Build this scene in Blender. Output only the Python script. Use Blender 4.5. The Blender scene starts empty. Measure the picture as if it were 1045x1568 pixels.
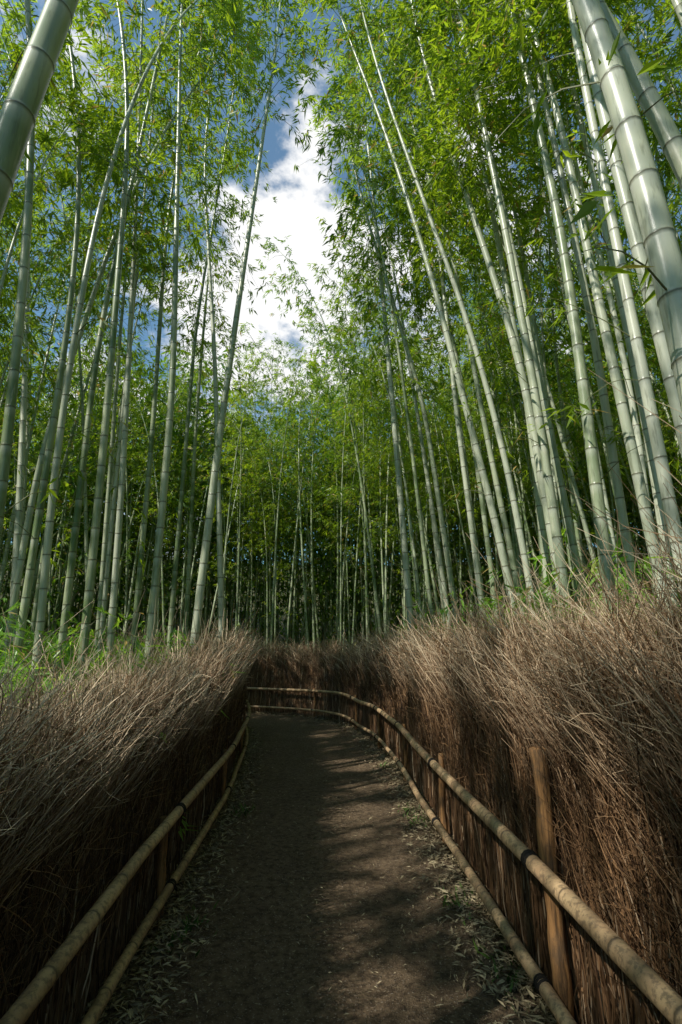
import bpy, math, numpy as np
from mathutils import Vector
rng=np.random.default_rng(7)
sc=bpy.context.scene
COL=bpy.context.collection
PITCH=math.radians(15.4); CP,SP=math.cos(PITCH),math.sin(PITCH); CAMZ=1.5; F=784.
SUN=np.array([-.66,-.44,.84])
# ------------------------------------------------------------------ materials
class NT:
    def __init__(s,tree): s.t=tree; s.t.nodes.clear()
    def n(s,ty,**k):
        nd=s.t.nodes.new(ty)
        for a,b in k.items(): setattr(nd,a,b)
        return nd
    def l(s,a,b): s.t.links.new(a,b)
    def val(s,sock,v):
        if hasattr(v,'is_output'): s.l(v,sock)
        else: sock.default_value=v
    def math(s,op,a,b=0.,c=None,clamp=False):
        m=s.n('ShaderNodeMath',operation=op); m.use_clamp=clamp
        s.val(m.inputs[0],a); s.val(m.inputs[1],b)
        if c is not None: s.val(m.inputs[2],c)
        return m.outputs[0]
    def mix(s,f,a,b):
        m=s.n('ShaderNodeMix',data_type='RGBA'); s.val(m.inputs[0],f)
        s.val(m.inputs[6],a if hasattr(a,'is_output') else (*a,1)); s.val(m.inputs[7],b if hasattr(b,'is_output') else (*b,1))
        return m.outputs[2]
    def noise(s,vec,scale,detail=3,rough=.55):
        m=s.n('ShaderNodeTexNoise'); m.inputs['Scale'].default_value=scale; m.inputs['Detail'].default_value=detail
        m.inputs['Roughness'].default_value=rough
        if vec is not None: s.l(vec,m.inputs['Vector'])
        return m.outputs['Fac']
    def ramp(s,f,lo,hi):
        m=s.n('ShaderNodeMapRange',interpolation_type='SMOOTHSTEP'); s.l(f,m.inputs[0])
        m.inputs[1].default_value=lo; m.inputs[2].default_value=hi; return m.outputs[0]
def newmat(name):
    m=bpy.data.materials.new(name); m.use_nodes=True; return m,NT(m.node_tree)
def attr(t):
    a=t.n('ShaderNodeAttribute',attribute_name='col'); sp=t.n('ShaderNodeSeparateColor'); t.l(a.outputs['Color'],sp.inputs[0]); return sp.outputs
def finish(t,color,rough=.6,spec=.5,bump=None,bs=.3,bd=.01):
    b=t.n('ShaderNodeBsdfPrincipled'); t.val(b.inputs['Base Color'],color if hasattr(color,'is_output') else (*color,1))
    t.val(b.inputs['Roughness'],rough); b.inputs['Specular IOR Level'].default_value=spec
    if bump is not None:
        bn=t.n('ShaderNodeBump'); bn.inputs['Strength'].default_value=bs; bn.inputs['Distance'].default_value=bd
        t.l(bump,bn.inputs['Height']); t.l(bn.outputs[0],b.inputs['Normal'])
    o=t.n('ShaderNodeOutputMaterial'); t.l(b.outputs[0],o.inputs[0]); return b
M_culm,t=newmat('bamboo_culm_green')
a=attr(t); tc=t.n('ShaderNodeTexCoord').outputs['Object']
c=t.mix(t.ramp(t.noise(tc,1.1,3),.35,.65),(.12,.19,.065),(.38,.43,.26))
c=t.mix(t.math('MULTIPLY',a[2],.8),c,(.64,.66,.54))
mp=t.n('ShaderNodeMapping'); mp.inputs['Scale'].default_value=(30,30,3); t.l(tc,mp.inputs[0])
st=t.noise(mp.outputs[0],1.0,4,.7)
c=t.mix(t.math('MULTIPLY',t.ramp(st,.54,.70),.5),c,(.62,.59,.46))
c=t.mix(t.math('MULTIPLY',t.ramp(st,.47,.34),.45),c,(.09,.10,.045))
c=t.mix(t.math('MULTIPLY',a[1],.4),c,(.64,.66,.58))
c=t.mix(t.math('MULTIPLY',a[0],.8),c,(.10,.09,.05))
finish(t,c,.34,.5)
def leafmat(name,d1,d2,tr1,tr2,dead):
    m,t=newmat(name); a=attr(t)
    f=t.math('ADD',t.math('MULTIPLY',a[2],.6),t.math('MULTIPLY',a[0],.45),clamp=True)
    cd=t.mix(f,d1,d2); ct=t.mix(f,tr1,tr2)
    dd=t.ramp(a[1],.95,.975); cd=t.mix(dd,cd,dead); ct=t.mix(dd,ct,dead)
    b=t.n('ShaderNodeBsdfPrincipled'); t.l(cd,b.inputs['Base Color']); b.inputs['Roughness'].default_value=.42; b.inputs['Specular IOR Level'].default_value=.4
    tr=t.n('ShaderNodeBsdfTranslucent'); t.l(ct,tr.inputs[0])
    ad=t.n('ShaderNodeAddShader'); t.l(b.outputs[0],ad.inputs[0]); t.l(tr.outputs[0],ad.inputs[1])
    o=t.n('ShaderNodeOutputMaterial'); t.l(ad.outputs[0],o.inputs[0]); return m
M_leaf=leafmat('bamboo_leaf',(.018,.060,.008),(.14,.20,.014),(.035,.105,.006),(.37,.46,.014),(.28,.19,.05))
M_under=leafmat('undergrowth_leaf',(.05,.14,.015),(.13,.23,.022),(.12,.28,.02),(.30,.42,.03),(.30,.22,.08))
M_branch,t=newmat('bamboo_branch'); finish(t,(.16,.17,.07),.6)
M_brush,t=newmat('dry_brush'); a=attr(t)
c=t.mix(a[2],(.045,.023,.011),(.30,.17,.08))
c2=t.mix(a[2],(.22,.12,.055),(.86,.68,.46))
c=t.mix(t.ramp(a[0],.25,.95),c,c2); finish(t,c,.6,.35)  # self-shadow low down and sunlit tips are put into the twig colour
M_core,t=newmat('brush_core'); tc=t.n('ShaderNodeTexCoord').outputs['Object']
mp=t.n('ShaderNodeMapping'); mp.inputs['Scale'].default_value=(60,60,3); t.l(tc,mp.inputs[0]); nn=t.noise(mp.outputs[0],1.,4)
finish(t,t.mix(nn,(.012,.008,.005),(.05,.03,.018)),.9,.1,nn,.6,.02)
M_pole,t=newmat('dry_bamboo'); a=attr(t); tc=t.n('ShaderNodeTexCoord').outputs['Object']
n1=t.noise(tc,5,5,.65); n2=t.noise(tc,45,4,.7)
c=t.mix(t.ramp(n1,.35,.65),(.60,.42,.23),(.34,.22,.12)); c=t.mix(t.math('MULTIPLY',t.ramp(n2,.46,.62),.7),c,(.13,.095,.06))
c=t.mix(t.math('MULTIPLY',a[0],.8),c,(.06,.045,.03)); finish(t,c,.5,.45,n2,.4,.004)
M_post,t=newmat('weathered_post'); tc=t.n('ShaderNodeTexCoord').outputs['Object']
mp=t.n('ShaderNodeMapping'); mp.inputs['Scale'].default_value=(50,50,4); t.l(tc,mp.inputs[0]); nn=t.noise(mp.outputs[0],1.,5,.7); n2=t.noise(tc,7,5,.7)
c=t.mix(t.ramp(nn,.35,.65),(.44,.23,.09),(.12,.07,.035)); c=t.mix(t.math('MULTIPLY',t.ramp(n2,.48,.62),.6),c,(.12,.085,.055))
finish(t,c,.75,.2,nn,.9,.010)
M_twine,t=newmat('black_twine'); tc=t.n('ShaderNodeTexCoord').outputs['Object']; nn=t.noise(tc,90,2); finish(t,t.mix(nn,(.008,.007,.006),(.03,.025,.02)),.8,.2,nn,.6,.004)
M_path,t=newmat('packed_dirt'); tc=t.n('ShaderNodeTexCoord').outputs['Object']
n1=t.noise(tc,1.3,5,.6); n2=t.noise(tc,24,6,.75); n3=t.noise(tc,90,3,.7)
c=t.mix(n1,(.13,.088,.050),(.29,.205,.125)); c=t.mix(t.math('MULTIPLY',t.ramp(n2,.40,.62),.72),c,(.048,.032,.020))
c=t.mix(t.math('MULTIPLY',t.ramp(n3,.58,.68),.75),c,(.50,.42,.32))
finish(t,c,.9,.2,t.math('ADD',n2,n3),.9,.035)
M_ground,t=newmat('forest_floor'); tc=t.n('ShaderNodeTexCoord').outputs['Object']
n1=t.noise(tc,2.,5,.6); n2=t.noise(tc,30,5,.7)
c=t.mix(n1,(.05,.045,.02),(.12,.11,.045)); c=t.mix(t.math('MULTIPLY',t.ramp(n2,.4,.7),.6),c,(.03,.03,.012)); finish(t,c,.9,.2,n2,.9,.03)
M_litter,t=newmat('leaf_litter'); a=attr(t); c=t.mix(a[2],(.07,.05,.025),(.46,.38,.23)); finish(t,c,.7,.3)
M_grass,t=newmat('grass_blade'); a=attr(t); c=t.mix(a[2],(.04,.09,.015),(.11,.18,.03)); finish(t,c,.6,.3)
# ------------------------------------------------------------------ mesh tools
class Acc:
    def __init__(s): s.v=[];s.f=[];s.m=[];s.c=[];s.sm=[];s.n=0
    def add(s,v,f,mi,c,smooth=False):
        v=np.asarray(v,np.float32).reshape(-1,3); s.v.append(v); s.f.append((f+s.n).astype(np.int32)); s.m.append(np.broadcast_to(np.asarray(mi,np.int32),(len(f),))); s.c.append(np.asarray(c,np.float32)); s.sm.append(np.broadcast_to(np.asarray(smooth,bool),(len(f),))); s.n+=len(v)
    def get(s): return [np.concatenate(x) for x in (s.v,s.f,s.m,s.c,s.sm)]
    def mesh(s,name,mats,prune=None):
        v,f,m,c,sm=s.get()
        if prune is not None:
            k=prune(v[f[:,0]],m); f,m,sm=f[k],m[k],sm[k]
            used=np.zeros(len(v),bool); used[f.ravel()]=True; mp=np.cumsum(used)-1; v,c,f=v[used],c[used],mp[f].astype(np.int32)
        me=bpy.data.meshes.new(name); me.vertices.add(len(v)); me.vertices.foreach_set('co',v.ravel())
        me.loops.add(f.size); me.loops.foreach_set('vertex_index',f.ravel())
        me.polygons.add(len(f)); me.polygons.foreach_set('loop_start',np.arange(0,f.size,4,dtype=np.int32))
        me.polygons.foreach_set('loop_total',np.full(len(f),4,dtype=np.int32))
        me.update(calc_edges=True)
        me.polygons.foreach_set('material_index',m); me.polygons.foreach_set('use_smooth',sm)
        ca=me.color_attributes.new('col','FLOAT_COLOR','POINT'); cc=np.ones((len(v),4),np.float32); cc[:,:3]=c; ca.data.foreach_set('color',cc.ravel())
        for x in mats: me.materials.append(x)
        return me
def obj(name,me,parent=None):
    o=bpy.data.objects.new(name,me); COL.objects.link(o)
    if parent: o.parent=parent
    return o
def norm(a): return a/np.maximum(np.linalg.norm(a,axis=-1,keepdims=True),1e-9)
def tubes(P,R,sides,attrs):
    N,K,_=P.shape; T=norm(np.gradient(P,axis=1))
    ref=np.where(np.abs(T[:,:1,2:3])>.7,np.array([1.,0,0]),np.array([0,0,1.])); ref=np.broadcast_to(ref,T.shape)
    A=norm(np.cross(T,ref)); B=np.cross(T,A)
    an=np.arange(sides)*2*np.pi/sides
    V=P[:,:,None]+R[:,:,None,None]*(A[:,:,None]*np.cos(an)[None,None,:,None]+B[:,:,None]*np.sin(an)[None,None,:,None])
    idx=np.arange(N*K*sides).reshape(N,K,sides); i0=idx[:,:-1]; i1=idx[:,1:]
    f=np.stack([i0,np.roll(i0,-1,2),np.roll(i1,-1,2),i1],-1).reshape(-1,4)
    return V.reshape(-1,3),f,np.repeat(attrs.reshape(-1,3),sides,0)
def leaves(C,D,L,W,rng,green=None):
    n=len(C); D=norm(D); up=norm(np.array([0,0,1.])+rng.normal(0,.45,(n,3))); S=norm(np.cross(D,up))
    p0=C; tip=C+D*L[:,None]+np.array([0,0,-1])*(L*.12)[:,None]; mid=C+D*(L*.38)[:,None]
    V=np.stack([p0,mid+S*W[:,None],tip,mid-S*W[:,None]],1)
    f=np.arange(4*n).reshape(n,4)
    c=np.zeros((n,3)); c[:,2]=rng.random(n) if green is None else np.clip(green+rng.normal(0,.15,n),0,1); c[:,1]=rng.random(n); c[:,0]=.4
    return V.reshape(-1,3),f,np.repeat(c,4,0)
def sprays(acc,O,AZ,LB,rng,ncl=9,nl=7,el=.6,mb=1,ml=2,lscale=1.,K=5):
    n=len(O); s=np.linspace(0,1,K)[None,:,None]
    H=np.stack([np.cos(AZ),np.sin(AZ),np.zeros(n)],1)[:,None]; l=LB[:,None,None]
    e=(el+rng.normal(0,.25,n))[:,None,None]; dr=rng.uniform(.35,.95,n)[:,None,None]
    Zu=np.array([0,0,1.])[None,None]
    curve=lambda s: O[:,None]+H*l*s*(1-.15*s)+Zu*l*(e*s-dr*s**2)
    P=curve(s)+rng.normal(0,.012,(n,K,3))*s
    R=np.broadcast_to((.0055*(1-.75*np.linspace(0,1,K)))[None],(n,K))
    at=np.zeros((n,K,3)); v,f,c=tubes(P,R,3,at); acc.add(v,f,mb,c)
    sc_=rng.uniform(.22,1.02,(n,ncl)); Cc=curve(sc_[:,:,None])+rng.normal(0,1,(n,ncl,3))*np.array([.13,.13,.10])*(LB[:,None,None]**.5)
    gl=rng.random((n,1))*.6+rng.random((n,ncl))*.4
    C=np.repeat(Cc.reshape(-1,3),nl,0); g=np.repeat(gl.reshape(-1),nl)
    m=len(C); base=np.repeat(np.repeat(AZ,ncl)+rng.normal(0,.9,n*ncl),nl)+rng.normal(0,.75,m)
    D=np.stack([np.cos(base),np.sin(base),rng.normal(-.55,.4,m)],1)
    C=C+rng.normal(0,.03,(m,3)); L=rng.uniform(.09,.17,m)*lscale
    v,f,c=leaves(C,D,L,L*rng.uniform(.085,.12,m),rng,g); acc.add(v,f,ml,c)
def resample(P,ds):
    seg=np.linalg.norm(np.diff(P,axis=0),axis=1); s=np.r_[0,np.cumsum(seg)]; q=np.arange(0,s[-1],ds); 
    return np.stack([np.interp(q,s,P[:,i]) for i in range(3)],1),q,s[-1]
def culm(acc,P,r0,rng,sides=8,tp=1.25,rmin=.12,sp0=.22,sp1=.36,mi=0,simple=False,rv=0.):
    Pd,q,L=resample(P,.02)
    ns=[.08]
    while ns[-1]<L-.1: ns.append(ns[-1]+(sp0+(sp1-sp0)*min(1,ns[-1]/4))*rng.uniform(.92,1.08))
    prof=((-.09,1,0,0),(-.012,1.0,0,1),(0,1.10,1,0),(.014,1.,0,0)) if simple else ((-.10,1,0,0),(-.02,1.0,0,1),(-.007,1.01,.15,.9),(-.002,1.06,1,0),(.003,1.06,1,0),(.008,1.02,.3,0),(.022,1.,0,.0))
    ss=[];rr=[];cc=[]
    for s_ in ns[:-1]:
        r=r0*(1-(1-rmin)*(s_/L)**tp)
        for off,k,a,w in prof:
            if s_+off>0: ss.append(s_+off);rr.append(r*k);cc.append((a,w,rv))
    ss=np.array(ss); PP=np.stack([np.interp(ss,q,Pd[:,i]) for i in range(3)],1)
    v,f,c=tubes(PP[None],np.array(rr)[None],sides,np.array(cc)[None]); acc.add(v,f,mi,c,True)
    return np.array(ns[:-1]),lambda s: np.stack([np.interp(s,q,Pd[:,i]) for i in range(3)],-1),L
def crown(acc,nodes,pos,L,start,rng,nb=3,bl=1.5,ncl=9,nl=7,ls=1.,K=5):
    nn=nodes[nodes>start*L]; rep=np.repeat(nn,nb); keep=rng.random(len(rep))<.85; rep=rep[keep]
    t=(rep/L-start)/(1-start)
    LB=bl*rng.uniform(.45,1.15,len(rep))*(np.sin(np.pi*np.clip(t*.8+.2,0,1))**.6+.15)
    sprays(acc,pos(rep),rng.uniform(0,2*np.pi,len(rep)),LB,rng,ncl,nl,lscale=ls,K=K)
    lo=nodes[(nodes>start*L*.35)&(nodes<start*L)]; lo=lo[rng.random(len(lo))<.35]
    if len(lo): sprays(acc,pos(lo),rng.uniform(0,6.28,len(lo)),rng.uniform(.3,.9,len(lo)),rng,2,5,el=.9,K=K)
MB=[M_culm,M_branch,M_leaf]
# gaps in the foliage through which the sun reaches path, hedge and culms
GAPS=[(-.1,7.75,1.1,.36),(.30,5.55,.85,.36),(-.7,10.3,.7,.34),(-.25,3.75,.34,.2),(.15,2.85,.34,.17),(-.9,9.1,.4,.16),(.35,6.6,.6,.12),
      (-.75,3.6,.50,1.2),(2.2,3.4,.6,.6),(2.0,5.5,.55,.6),(1.9,7.7,.55,.7),(1.5,2.5,.40,.30),(-1.9,4.7,1.1,1.0),(.9,9.7,.4,.3),(1.2,8.6,.4,.4),(-1.2,6.6,.35,.9),(-1.3,9.3,.35,.8),(2.5,1.8,.5,.5),(-.95,2.2,.4,.5)]
prng=np.random.default_rng(3)
def prune(p,m):
    px=p[:,0]-SUN[0]/SUN[2]*p[:,2]; py=p[:,1]-SUN[1]/SUN[2]*p[:,2]; out=np.zeros(len(p),bool)
    wob=.16*np.sin(px*9+py*4)+.12*np.sin(px*17-py*13)
    for cx,cy,rx,ry in GAPS: out|=(((px-cx)/rx)**2+((py-cy)/ry)**2)<1+wob
    cul=(px>3.2)&(px<10.5)&(py>3.5)&(py<12)&(p[:,0]<1.2)&(np.sin(px*2.1+1)*np.sin(py*1.7)>-.45)
    out|=cul&(prng.random(len(p))<.88)
    return ~(out&(m!=0)&(p[:,2]>3.0))
# ------------------------------------------------------------------ path / fences layout
def smooth(poly,ds=.1,it=25):
    P=np.array([(x,y,0.) for x,y in poly]); Q,_,_=resample(P,ds)
    for _ in range(it): Q[1:-1]=(Q[:-2]+2*Q[1:-1]+Q[2:])/4
    return Q
right=smooth([(.95,-9),(.95,0),(.90,2.6),(.83,5.9),(.74,8.1),(.33,11.2),(-.45,12.9),(-1.6,13.7),(-3.5,14.2),(-7,14.5),(-16,14.6)])
left=smooth([(-.95,-9),(-.95,0),(-1.02,2.6),(-1.25,6.3),(-1.6,9),(-2.05,11.2),(-2.8,12.05),(-6,12.5),(-16,12.6)])
def grid(name,mat,xs,ys,fz):
    X,Y=np.meshgrid(xs,ys); Z=fz(X,Y); V=np.stack([X,Y,Z],-1).reshape(-1,3); ny,nx=X.shape
    i=np.arange(nx*ny).reshape(ny,nx); f=np.stack([i[:-1,:-1],i[:-1,1:],i[1:,1:],i[1:,:-1]],-1).reshape(-1,4)
    A=Acc(); A.add(V,f,0,np.zeros((len(V),3)),True); return obj(name,A.mesh(name,[mat]))
def xleft(Y): 
    m=left[:,1]<12; return np.interp(Y,left[m,1],left[m,0])
def xright(Y):
    m=right[:,1]<13; o=right[m]; return np.interp(Y,o[:,1],o[:,0])
def hz(X,Y):
    out=np.maximum(np.maximum(X-xright(np.clip(Y,-9,12))-.6,0),np.maximum(xleft(np.clip(Y,-9,11))-.6-X,0))
    far=np.where((X<-1)&(Y>11)&(Y<15.5),0,1)
    d=np.hypot(X,Y-5); hill=16*np.clip((d-24)/55,0,1)
    return (np.minimum(out*.12,.5)+.05*np.sin(X*1.7)*np.cos(Y*1.3)*np.minimum(out,1))*far+hill
e=np.r_[-600,-200,-120,-90,-70,-55,-45,-37,np.arange(-30,30.1,.5),37,45,55,70,90,120,200,600]; ey=np.r_[-600,-200,-100,-70,-50,-35,-25,np.arange(-15,35.1,.5),42,50,60,75,90,120,200,600]
grid('ground',M_ground,e,ey,hz)
A=Acc(); n=240; q=np.linspace(0,1,n)
def bylen(P,q):
    s=np.r_[0,np.cumsum(np.linalg.norm(np.diff(P,axis=0),axis=1))]/1.; s/=s[-1]; return np.stack([np.interp(q,s,P[:,i]) for i in range(3)],1)
La,Ra=bylen(left,q),bylen(right,q); W=np.linspace(.02,.98,25)
V=La[:,None]*(1-W)[None,:,None]+Ra[:,None]*W[None,:,None]
V[...,2]=.006+.03*np.abs(W-.5)[None,:]**2*4+rng.normal(0,.002,V.shape[:2])
i=np.arange(n*25).reshape(n,25); f=np.stack([i[:-1,:-1],i[:-1,1:],i[1:,1:],i[1:,:-1]],-1).reshape(-1,4)
A.add(V,f,0,np.zeros((n*25,3)),True); obj('dirt_path',A.mesh('dirt_path',[M_path]))
def flat_leaves(name,X,Y,Z,Ls,mat,g=None):
    n=len(X); az=rng.uniform(0,6.28,n); D=np.stack([np.cos(az),np.sin(az),rng.normal(0,.22,n)],1)
    A=Acc(); v,f,c=leaves(np.stack([X,Y,Z],1),D,Ls,Ls*rng.uniform(.07,.13,n),rng,g); A.add(v,f,0,c); return obj(name,A.mesh(name,[mat]))
k=30000; s=rng.random(k)**1.6; side=rng.random(k)<.5
LL,RR=left[(left[:,1]>0)&(left[:,1]<12.3)],right[(right[:,1]>0)]; RR=RR[:160]
pl=bylen(LL,s);pr=bylen(RR,s); off=np.abs(rng.normal(0,.16,k))-.02
X=np.where(side,pl[:,0]+off,pr[:,0]-off); Y=np.where(side,pl[:,1],pr[:,1]-off*.2)
flat_leaves('leaf_litter',X,Y,.03+rng.uniform(0,.02,k)+.04*np.exp(-off/.1),rng.uniform(.02,.07,k),M_litter)
k=3600; Y=rng.uniform(1,13,k); w=rng.random(k); X=xleft(np.clip(Y,0,11.5))*(1-w)+xright(np.clip(Y,0,12))*w
flat_leaves('fallen_leaf_debris',X,Y,.022+rng.uniform(0,.012,k),rng.uniform(.006,.036,k),M_litter,np.where(rng.random(k)<.5,1.,.5))
# ------------------------------------------------------------------ fences
def fence(P,hfun,sgn,dens,name,ymin=-.6):
    E=bpy.data.objects.new(name,None); COL.objects.link(E)
    S=np.r_[0,np.cumsum(np.linalg.norm(np.diff(P,axis=0),axis=1))]
    T=norm(np.gradient(P,axis=0)); Nn=np.stack([-T[:,1],T[:,0],T[:,2]*0],1)*sgn
    at=lambda s,arr: np.stack([np.interp(s,S,arr[:,i]) for i in range(3)],-1)
    s=np.arange(0,S[-1],.1); p=at(s,P); nn=at(s,Nn); h=hfun(p)
    rows=[]
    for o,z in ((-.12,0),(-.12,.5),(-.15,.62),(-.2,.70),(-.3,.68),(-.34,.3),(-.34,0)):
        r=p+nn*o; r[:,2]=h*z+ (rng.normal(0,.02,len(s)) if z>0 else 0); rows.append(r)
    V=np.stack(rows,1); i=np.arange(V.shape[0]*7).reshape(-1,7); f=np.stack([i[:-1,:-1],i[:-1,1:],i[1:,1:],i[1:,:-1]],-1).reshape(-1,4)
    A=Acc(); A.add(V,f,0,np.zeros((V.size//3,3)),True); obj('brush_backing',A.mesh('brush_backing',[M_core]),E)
    ds=np.diff(S,append=S[-1])
    w=ds*dens(P)*(P[:,1]>ymin)*(P[:,0]>-9); tot=int(w.sum()); cdf=np.cumsum(w)/w.sum()
    rep=5; nb=tot//rep
    sb=np.interp(rng.random(nb),cdf,S); pb=at(sb,P); nb_=at(sb,Nn); tb=at(sb,T); hb=hfun(pb)
    z0=hb*rng.uniform(.25,.88,nb); ob=-rng.uniform(.03,.36,nb)
    inner=(ob>-.22)
    lean_n=np.where(inner,rng.normal(.12,.30,nb),rng.normal(-.15,.32,nb)); lean_t=rng.normal(0,.50,nb)
    Dn=nb_*lean_n[:,None]+tb*lean_t[:,None]+np.array([0,0,1.])
    O=pb+nb_*ob[:,None]; O[:,2]=z0
    hv=hb*(1+.05*np.sin(sb*3.7)+.05*np.sin(sb*9.1))*rng.normal(.93,.08,nb)
    O=np.repeat(O,rep,0); D=np.repeat(Dn,rep,0); N=len(O); H=np.repeat(hb,rep); HV=np.repeat(hv,rep); NB=np.repeat(nb_,rep,0); PB=np.repeat(pb,rep,0)
    O=O+rng.normal(0,.05,(N,3)); D=norm(D+rng.normal(0,.32,(N,3)))
    Lm=np.minimum(rng.uniform(.12,.52,N),(HV*rng.normal(.96,.10,N)-O[:,2])/np.maximum(D[:,2],.35)); Lm=np.maximum(Lm,.08)
    K=6; q=np.linspace(0,1,K)[None,:,None]; bend=rng.normal(0,.30,(N,1,3))
    kink=np.cumsum(rng.normal(0,.012,(N,K,3)),1)
    Pt=O[:,None]+D[:,None]*Lm[:,None,None]*q+bend*Lm[:,None,None]*q**2+kink*q
    offn=((Pt-PB[:,None])*NB[:,None]).sum(-1); zr=Pt[:,:,2]/H[:,None]
    lim=-.01+.85*np.maximum(zr-.60,0)+rng.uniform(-.06,.03,(N,1)); ex=np.maximum(offn-lim,0)*.88; Pt=Pt-NB[:,None]*ex[:,:,None]
    dist=np.linalg.norm(O,axis=1); r=rng.uniform(.0010,.0028,N)*np.clip(dist/3.2,1,2.6)
    R=r[:,None]*(1-.55*np.linspace(0,1,K)[None])
    at_=np.zeros((N,K,3)); zrel=Pt[:,:,2]/H[:,None]
    at_[:,:,0]=np.clip((zrel-.45)/.45,0,1)*.7+.3*np.linspace(0,1,K)[None]*(zrel>.5); at_[:,:,2]=rng.random((N,1))**1.4  # tone by height: painted shade at the base, painted light towards the tips
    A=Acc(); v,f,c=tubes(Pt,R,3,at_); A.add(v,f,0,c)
    sel=rng.random(N)<.5; M=sel.sum(); j=rng.integers(2,5,M); O2=Pt[sel][np.arange(M),j]; D2=norm(D[sel]+rng.normal(0,.6,(M,3)))
    L2=rng.uniform(.04,.16,M); q=np.linspace(0,1,3)[None,:,None]; P2=O2[:,None]+D2[:,None]*L2[:,None,None]*q+rng.normal(0,.008,(M,3,3))*q
    a2=np.zeros((M,3,3)); a2[:,:,0]=at_[sel][np.arange(M),j][:,None,0]; a2[:,:,2]=at_[sel][:,:3,2]
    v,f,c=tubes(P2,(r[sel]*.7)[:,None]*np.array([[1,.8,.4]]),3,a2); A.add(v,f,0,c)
    N=int(tot*.40); s=np.interp(rng.random(N),cdf,S); p=at(s,P); nn=at(s,Nn); tt=at(s,T); hb=hfun(p)
    O=p+nn*(-.035-.085*rng.random(N))[:,None]; O[:,2]=rng.uniform(-.02,.35,N)*(rng.random(N)<.5)
    D=norm(np.array([0,0,1.])+tt*rng.normal(0,.14,N)[:,None]+nn*rng.normal(-.01,.02,N)[:,None]); Ls=rng.uniform(.3,1.0,N)*hb*.75
    K=5; q=np.linspace(0,1,K)[None,:,None]; Pt=O[:,None]+D[:,None]*Ls[:,None,None]*q+rng.normal(0,.010,(N,K,3))
    dist=np.linalg.norm(O,axis=1); r=rng.uniform(.0014,.0042,N)*np.clip(dist/5,1,1.8)
    at_=np.zeros((N,K,3)); at_[:,:,2]=rng.random((N,1)); at_[:,:,0]=(rng.random((N,1))**3)*.8
    v,f,c=tubes(Pt,np.broadcast_to(r[:,None],(N,K)),3,at_); A.add(v,f,0,c)
    obj('brush_twigs',A.mesh('brush_twigs',[M_brush]),E); print(name,tot)
    return E,S,at,T,Nn
def rails(E,S,at,P,Nn,hts,offs,rad,postgap,s0,posth,tall=()):
    s=np.arange(s0,S[-1],.12); kn=np.arange(0,S[-1]+2,1.3); jz=np.interp(s,kn,rng.normal(0,.018,len(kn))); jn=np.interp(s,kn,rng.normal(0,.016,len(kn)))
    for _ in range(3): jz[1:-1]=(jz[:-2]+jz[1:-1]+jz[2:])/3
    ps=np.arange(s0+.4,S[-1],postgap)
    for kx,(h,o,r) in enumerate(zip(hts,offs,rad)):
        c=at(s,P)+at(s,Nn)*(o+jn)[:,None]; c[:,2]=h+jz
        A=Acc(); culm(A,c,r,rng,12,1,1.,.27,.3)
        obj(('top_' if kx==0 else 'lower_')+'rail',A.mesh('rail',[M_pole]),E)
        A=Acc()
        for x in ps:
            for dx in (-.016,0.004,.02):
                u=x+dx+np.linspace(-.010,.010,5); p=at(u,P)+at(u,Nn)*(o+np.interp(u,s,jn))[:,None]; p[:,2]=np.interp(u,s,c[:,2])
                v,f,cc=tubes(p[None],np.array([[r*.9,r*1.14,r*1.2,r*1.14,r*.9]]),12,np.zeros((1,5,3))); A.add(v,f,0,cc,True)
        obj('twine_lashing',A.mesh('twine_lashing',[M_twine]),E)
    for j,x in enumerate(ps):
        x=x+rng.normal(0,.02); p=at(np.array([x]),P)+at(np.array([x]),Nn)*(offs[0]-rad[0]-.036)
        tl=j in tall; hh=(1.07 if tl else posth)*rng.uniform(.96,1.04); K=12; z=np.linspace(-.05,hh,K); pp=np.repeat(p,K,0); pp[:,2]=z; pp[:,:2]+=np.cumsum(rng.normal(0,.004,(K,2)),0)
        rr=np.full(K,.036 if tl else .026)*(1+rng.normal(0,.06,K)); 
        pp=np.concatenate([pp,pp[-1:]+[[0,0,.004]],pp[-1:]+[[0,0,.005]]]); rr=np.r_[rr,rr[-1]*.8,.0005]
        A=Acc(); v,f,cc=tubes(pp[None],rr[None],12,np.zeros((1,K+2,3))); A.add(v,f,0,cc,True)
        obj('post_%d'%(j+1),A.mesh('post',[M_post]),E)
def dens(P):
    d=np.linalg.norm(P[:,:2]-np.array([0,1.]),axis=1); return np.clip(11500/np.maximum(d,1.3)**.8,1500,9000)
hR=lambda p: np.interp(p[:,0],[-5,-2.5,-1],[2.1,2.0,1.76])+.04*np.sin(p[:,1]*2.1)
hL=lambda p: np.interp(p[:,1],[2,4,7,10],[1.36,1.46,1.72,1.80])
E,S,at,T,Nn=fence(right,hR,+1,dens,'brush_fence')
rails(E,S,at,right,Nn,(.64,.21),(.095,.09),(.032,.027),2.15,6.75,.69,(2,))
E2,S2,at2,T2,N2=fence(left,hL,-1,dens,'brush_fence')
rails(E2,S2,at2,left,N2,(.57,.18),(.10,.08),(.029,.025),2.3,7.4,.55)
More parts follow.
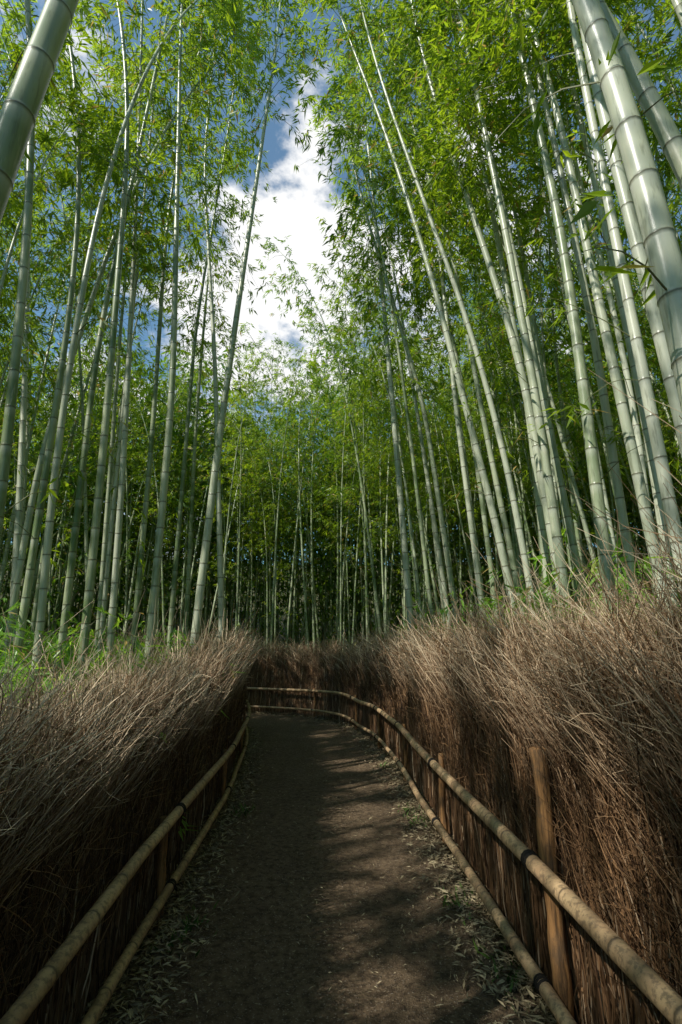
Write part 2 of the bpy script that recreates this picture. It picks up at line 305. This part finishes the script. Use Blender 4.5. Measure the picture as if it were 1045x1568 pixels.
# ------------------------------------------------------------------ bamboo placed from the survey of the photograph
def pt(x,y,Yd):
    u=(x-522.5)/F; v=(784-y)/F; d=Yd/(CP-v*SP); return np.array([u*d,Yd,CAMZ+d*(SP+v*CP)])
def keybamboo(pix,Y0,Y1,r,start=.6,H=14.5,nb=3,bl=1.3):
    n=len(pix); P=np.array([pt(x,y,Y0+(Y1-Y0)*i/(n-1)) for i,(x,y) in enumerate(pix)])
    d=P[1]-P[0]; d=d/d[2]; b=P[0]-d*(P[0][2]+.1)*np.array([.6,.6,1]); b[2]=-.1
    pts=[b]+list(P); d=P[-1]-P[-2]; d=d/np.linalg.norm(d)
    L=sum(np.linalg.norm(pts[i+1]-pts[i]) for i in range(len(pts)-1)); az=rng.uniform(0,6.28)
    while L<H:
        st=min(1.,H-L+.01); d=d+np.array([math.cos(az)*.05,math.sin(az)*.05,-.02]); d/=np.linalg.norm(d); pts.append(pts[-1]+d*st); L+=st
    Q,_,_=resample(np.array(pts),.25)
    for _ in range(12): Q[1:-1]=(Q[:-2]+2*Q[1:-1]+Q[2:])/4
    A=Acc(); nd,pos,LL=culm(A,Q,r,rng,16,1.6,.15,rv=rng.random()**(.5 if pix[0][0]>520 else 2.)); crown(A,nd,pos,LL,start,rng,nb,bl)  # right culms get paler colour, left darker: sunlit and shaded sides painted in
    obj('bamboo',A.mesh('bamboo',MB,prune))
    return Q[0]
KEY=[([(1045,500),(985,250),(900,0)],1.75,1.85,.062),([(1045,235),(990,140),(925,20)],2.0,2.05,.05),
([(1045,640),(990,430),(905,100)],3.0,3.0,.05),([(1030,790),(950,400),(870,0)],3.5,3.6,.046),
([(1000,830),(930,520),(850,150),(800,0)],4.3,4.3,.05),([(940,960),(895,600),(860,350),(780,0)],4.3,4.4,.055),
([(865,900),(820,600),(770,330),(700,0)],5,5,.05),([(980,960),(905,480),(830,130)],4.6,4.4,.042),
([(700,950),(650,620),(570,360)],8.5,8.5,.05),([(860,900),(800,560),(755,420),(665,150)],5.6,5.8,.055),
([(840,900),(810,620),(740,250),(690,20)],6.2,6.2,.05),([(770,840),(655,400),(590,200),(520,20)],6.3,6.6,.05),
([(630,960),(600,600),(570,280),(545,50)],9,9,.06),([(735,900),(700,640),(675,400),(650,200)],7.5,7.6,.045),
([(800,930),(740,640),(700,420),(600,80)],7,7,.045),([(1010,930),(975,640),(930,430),(880,250)],5.5,5.5,.04),
([(820,940),(775,700),(720,500),(610,200)],5.8,5.9,.04),([(900,940),(850,700),(790,400),(720,100)],5.2,5.2,.042),([(760,930),(730,700),(690,500),(620,250)],8,8,.045),
([(300,960),(340,640),(375,400),(425,60)],6.6,6.8,.055),([(340,960),(330,560),(312,250),(335,0)],7.6,7.6,.045),
([(232,960),(265,600),(278,0)],5.6,5.7,.045),([(130,980),(165,620),(195,250)],5,5,.042),([(95,990),(150,520),(230,150)],5.6,5.6,.04),
([(170,980),(190,700),(205,400)],6.3,6.3,.042),([(30,980),(105,500),(120,350)],5,5,.038),([(15,960),(60,700),(160,400)],6,6,.04),
([(0,780),(40,400),(50,180)],4.0,4.0,.045),([(0,240),(50,120),(100,0)],1.5,1.6,.06),([(260,980),(300,500),(350,200)],8.5,8.5,.042),
([(60,985),(85,700),(130,420)],4.6,4.6,.035),([(205,980),(235,650),(255,350)],7,7,.04),
([(890,950),(835,600),(800,380),(735,60)],6.6,6.6,.042),([(960,950),(900,620),(855,400),(800,150)],6.4,6.4,.04),([(1035,950),(1000,700),(960,500),(900,230)],4.6,4.6,.042),([(690,960),(650,700),(610,450),(560,200)],10,10,.05),
([(150,980),(185,500),(215,200)],8.2,8.2,.04),([(50,970),(95,650),(150,250)],7.8,7.8,.04),([(285,970),(300,650),(325,350)],10,10,.045)]
bases=[]
for i,(p,a,b,r) in enumerate(KEY):
    bases.append(keybamboo(p,a,b,r,start=(.74 if i in (19,20) else .50) if p[0][0]<520 else .54))
# ------------------------------------------------------------------ grove
def mkvar(lowstart):
    H=rng.uniform(12.5,16.5); lean=rng.uniform(.02,.10); nod=rng.uniform(.8,2.4); tt=np.linspace(0,1,60)
    P=np.stack([H*lean*tt+nod*tt**4,rng.uniform(-.3,.3)*tt**2,H*tt-(nod*.35)*tt**5],1)
    A=Acc(); nd,pos,L=culm(A,P,rng.uniform(.030,.050),rng,7,1.4,.12,simple=True); crown(A,nd,pos,L,rng.uniform(*lowstart),rng,2,rng.uniform(1.3,1.9),9,6,ls=1.2,K=4)
    return A.get()
VH=[mkvar((.42,.56)) for _ in range(10)]; VL=[mkvar((.30,.46)) for _ in range(10)]
pts=list(np.array([b[:2] for b in bases]))
def blocked(x,y):
    if y<11.8 and xleft(y)-.65<x<xright(max(y,-8.9))+.65: return True
    if 6<y<11.8 and xleft(y)-1.5<x<0: return True
    if 11.0<=y<13.9 and xleft(11)-.5<x<xright(min(y,12.2))+.7: return True
    if x<-.3 and 11.2<y<15.4: return True
    if x<.6 and 13<y<14.6: return True
    if -2.5<y<5.2 and abs(x)<4.0: return True
    if math.hypot(x,y)<4.5: return True
    for (px,py,wd) in ((.2,5.55,.40),(-.1,7.75,.38),(-.7,3.4,.5)):
        z=np.linspace(.5,14,28); X=px+SUN[0]/SUN[2]*z; Y=py+SUN[1]/SUN[2]*z
        if np.min(np.hypot(X-x,Y-y))<wd: return True
    return False
G=Acc(); cnt=0
for tr in range(60000):
    if cnt>=550: break
    x=rng.uniform(-15,15); y=rng.uniform(-9,26)
    if rng.random()>(1.0 if abs(x)<10 and y<22 else .6): continue
    if y<1 and (x<0 or y<-2) and rng.random()<(.30 if x<-2 and y>-6 else .60): continue
    if blocked(x,y): continue
    if any((x-p[0])**2+(y-p[1])**2<(.18 if y>14 else .36) for p in pts): continue
    pts.append(np.array([x,y])); 
    vs=VL if (9<y and rng.random()<.25) else VH
    v,f,m,c,sm=vs[rng.integers(len(vs))]
    az=(math.pi if x>0 else 0)+rng.normal(0,.9)
    if y>14 or x<0: az=rng.uniform(0,6.28)
    s=rng.uniform(.85,1.08); tx,ty=rng.normal(0,.04,2); ca,sa=math.cos(az),math.sin(az)
    if 15<y<21 and -7<x<-1: s*=.84
    if -6<x<0 and y<12: tx=-abs(tx)
    V=np.stack([v[:,0]*ca-v[:,1]*sa+v[:,2]*tx+x/s,v[:,0]*sa+v[:,1]*ca+v[:,2]*ty+y/s,v[:,2]],1)*s
    V[:,2]+=float(hz(np.array(x),np.array(y)))-.05
    c=c.copy(); rv=rng.random()**1.3; c[:,0]=np.where(c[:,0]==np.float32(.4),rv,c[:,0]); c[:,2]=np.where((c[:,2]==0),rv*(.15 if y>13 else 1),c[:,2])  # culms beyond the bend lose their paleness: canopy shade painted into the colour
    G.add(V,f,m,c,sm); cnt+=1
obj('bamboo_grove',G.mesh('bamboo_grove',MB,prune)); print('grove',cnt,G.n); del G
# distant forest mass
A=Acc(); N=1900; th=rng.uniform(0,6.28,N); rr=rng.uniform(14,36,N); X=rr*np.cos(th); Y=6+rr*np.sin(th); k=~((Y<16)&(np.abs(X)<15)); X,Y=X[k],Y[k]; N=len(X)
Z=hz(X,Y); K=4; q=np.linspace(0,1,K); Hh=rng.uniform(10,14,N); P=np.zeros((N,K,3)); le=rng.normal(0,.05,(N,2))
P[:,:,0]=X[:,None]+le[:,:1]*Hh[:,None]*q; P[:,:,1]=Y[:,None]+le[:,1:]*Hh[:,None]*q; P[:,:,2]=Z[:,None]+Hh[:,None]*q
at_=np.zeros((N,K,3)); v,f,c=tubes(P,np.full((N,K),.045)*(1-.7*q)[None],5,at_); A.add(v,f,0,c,True)
ncl=52; ti=rng.uniform(0,1.0,(N,ncl))**.6; C=np.stack([X[:,None]+le[:,:1]*Hh[:,None]*ti,Y[:,None]+le[:,1:]*Hh[:,None]*ti,Z[:,None]+Hh[:,None]*ti],-1)+rng.normal(0,.75,(N,ncl,3))*np.array([1,1,.5])
C=np.repeat(C.reshape(-1,3),6,0); m=len(C); C+=rng.normal(0,.22,(m,3)); D=rng.normal(0,1,(m,3))*np.array([1,1,.5])-np.array([0,0,.4]); L=rng.uniform(.22,.46,m)
v,f,c=leaves(C,D,L,L*.17,rng,np.repeat(rng.random(m//6)*.5,6)); c[:,0]=.1; A.add(v,f,2,c); obj('distant_bamboo_forest',A.mesh('distant_bamboo_forest',MB))  # leaf tones held dark here, the far forest's shade put into colour
# undergrowth
UV=[]
for k in range(4):
    A=Acc(); n=16; az=rng.uniform(0,6.28,n); O=np.stack([rng.normal(0,.1,n),rng.normal(0,.1,n),rng.uniform(.1,.9,n)],1)
    sprays(A,O,az,rng.uniform(.4,.8,n),rng,7,7,el=1.2,mb=0,ml=1)
    K=5;q=np.linspace(0,1,K)[None,:,None]; Pt=np.zeros((n,K,3)); Pt[:]=O[:,None]*np.concatenate([q*0+1,q*0+1,q],-1); v,f,c=tubes(Pt,np.full((n,K),.004),3,np.zeros((n,K,3))); A.add(v,f,0,c)
    UV.append(A.get())
A=Acc()
for k in range(300):
    sd=rng.random()<.5; y=rng.uniform(1.5,12)
    x=(xleft(y)-rng.uniform(.9,3.5)) if sd else (xright(y)+rng.uniform(1.2,3.2))
    if k>=230: sd=True; y=rng.uniform(2.6,5.5); x=rng.uniform(-3.6,-1.9)
    elif not sd and (y<4.5 or rng.random()<.35): continue
    v,f,m,c,sm=UV[rng.integers(4)]; s=rng.uniform(.7,1.2)*(1.0 if sd or rng.random()<.6 else 1.4); az=rng.uniform(0,6.28); ca,sa=math.cos(az),math.sin(az)
    V=np.stack([v[:,0]*ca-v[:,1]*sa,v[:,0]*sa+v[:,1]*ca,v[:,2]*(.8 if sd and y<5 else 1.)],1)*s+np.array([x,y,float(hz(np.array(x),np.array(y)))])
    A.add(V,f,m,c,sm)
obj('undergrowth',A.mesh('undergrowth',[M_branch,M_under]))
A=Acc(); C=[];D=[]
for (x,y) in [(.72,3.6),(.70,5.2),(.68,5.5),(-.95,5.5),(.78,2.9),(-.85,3.3),(.6,7.5)]:
    m=70; az=rng.uniform(0,6.28,m); C.append(np.stack([x+rng.normal(0,.06,m),y+rng.normal(0,.12,m),np.full(m,.02)],1)); D.append(np.stack([np.cos(az)*.6,np.sin(az)*.6,rng.uniform(.3,1.2,m)],1))
C=np.concatenate(C);D=np.concatenate(D); L=rng.uniform(.03,.09,len(C)); v,f,c=leaves(C,D,L,L*.1,rng); A.add(v,f,0,c); obj('grass_tufts',A.mesh('grass_tufts',[M_grass]))
# ------------------------------------------------------------------ light
Sd=Vector(SUN).normalized(); el=math.asin(Sd.z); rot=math.atan2(Sd.x,Sd.y)
sl=bpy.data.lights.new('sun','SUN'); sl.energy=5; sl.angle=math.radians(.5); sl.color=(1,.95,.86)
so=bpy.data.objects.new('sun',sl); COL.objects.link(so); so.rotation_euler=Sd.to_track_quat('Z','Y').to_euler()
w=bpy.data.worlds.new('World'); sc.world=w; w.use_nodes=True; t=NT(w.node_tree)
sky=t.n('ShaderNodeTexSky',sky_type='NISHITA'); sky.sun_disc=False; sky.sun_elevation=el; sky.sun_rotation=rot
tint=t.n('ShaderNodeMix',data_type='RGBA',blend_type='MULTIPLY'); tint.inputs[0].default_value=1; t.l(sky.outputs[0],tint.inputs[6]); tint.inputs[7].default_value=(.75,1.3,1.4,1)
g=t.n('ShaderNodeTexCoord').outputs['Generated']
mp=t.n('ShaderNodeMapping'); mp.inputs['Scale'].default_value=(1,1,1.7); mp.inputs['Location'].default_value=(.3,.1,.2); t.l(g,mp.inputs[0])
nz=t.noise(mp.outputs[0],3.2,7,.6)
dv=t.n('ShaderNodeVectorMath',operation='DISTANCE'); t.l(g,dv.inputs[0]); dv.inputs[1].default_value=Vector((-.16,.76,.63)).normalized()
blob=t.math('MULTIPLY',t.math('SUBTRACT',.36,dv.outputs['Value']),.6)
blob=t.math('MAXIMUM',blob,-.08)
m=t.math('ADD',t.math('MULTIPLY',t.ramp(t.math('ADD',nz,blob),.50,.60),.94),.06)
b1=t.n('ShaderNodeBackground'); b1.inputs[1].default_value=.11; t.l(tint.outputs[2],b1.inputs[0])
b2=t.n('ShaderNodeBackground'); b2.inputs[0].default_value=(1,1,1,1); b2.inputs[1].default_value=1.05
mx=t.n('ShaderNodeMixShader'); t.l(m,mx.inputs[0]); t.l(b1.outputs[0],mx.inputs[1]); t.l(b2.outputs[0],mx.inputs[2])
o=t.n('ShaderNodeOutputWorld'); t.l(mx.outputs[0],o.inputs[0])
cd=bpy.data.cameras.new('camera'); cd.lens=18; cd.sensor_width=36; cd.sensor_fit='AUTO'; cd.clip_end=2000; cd.clip_start=.05
co=bpy.data.objects.new('camera',cd); COL.objects.link(co); co.location=(0,0,CAMZ); co.rotation_euler=(math.pi/2+PITCH,0,0); sc.camera=co
sc.view_settings.view_transform='Standard'; sc.view_settings.look='None'
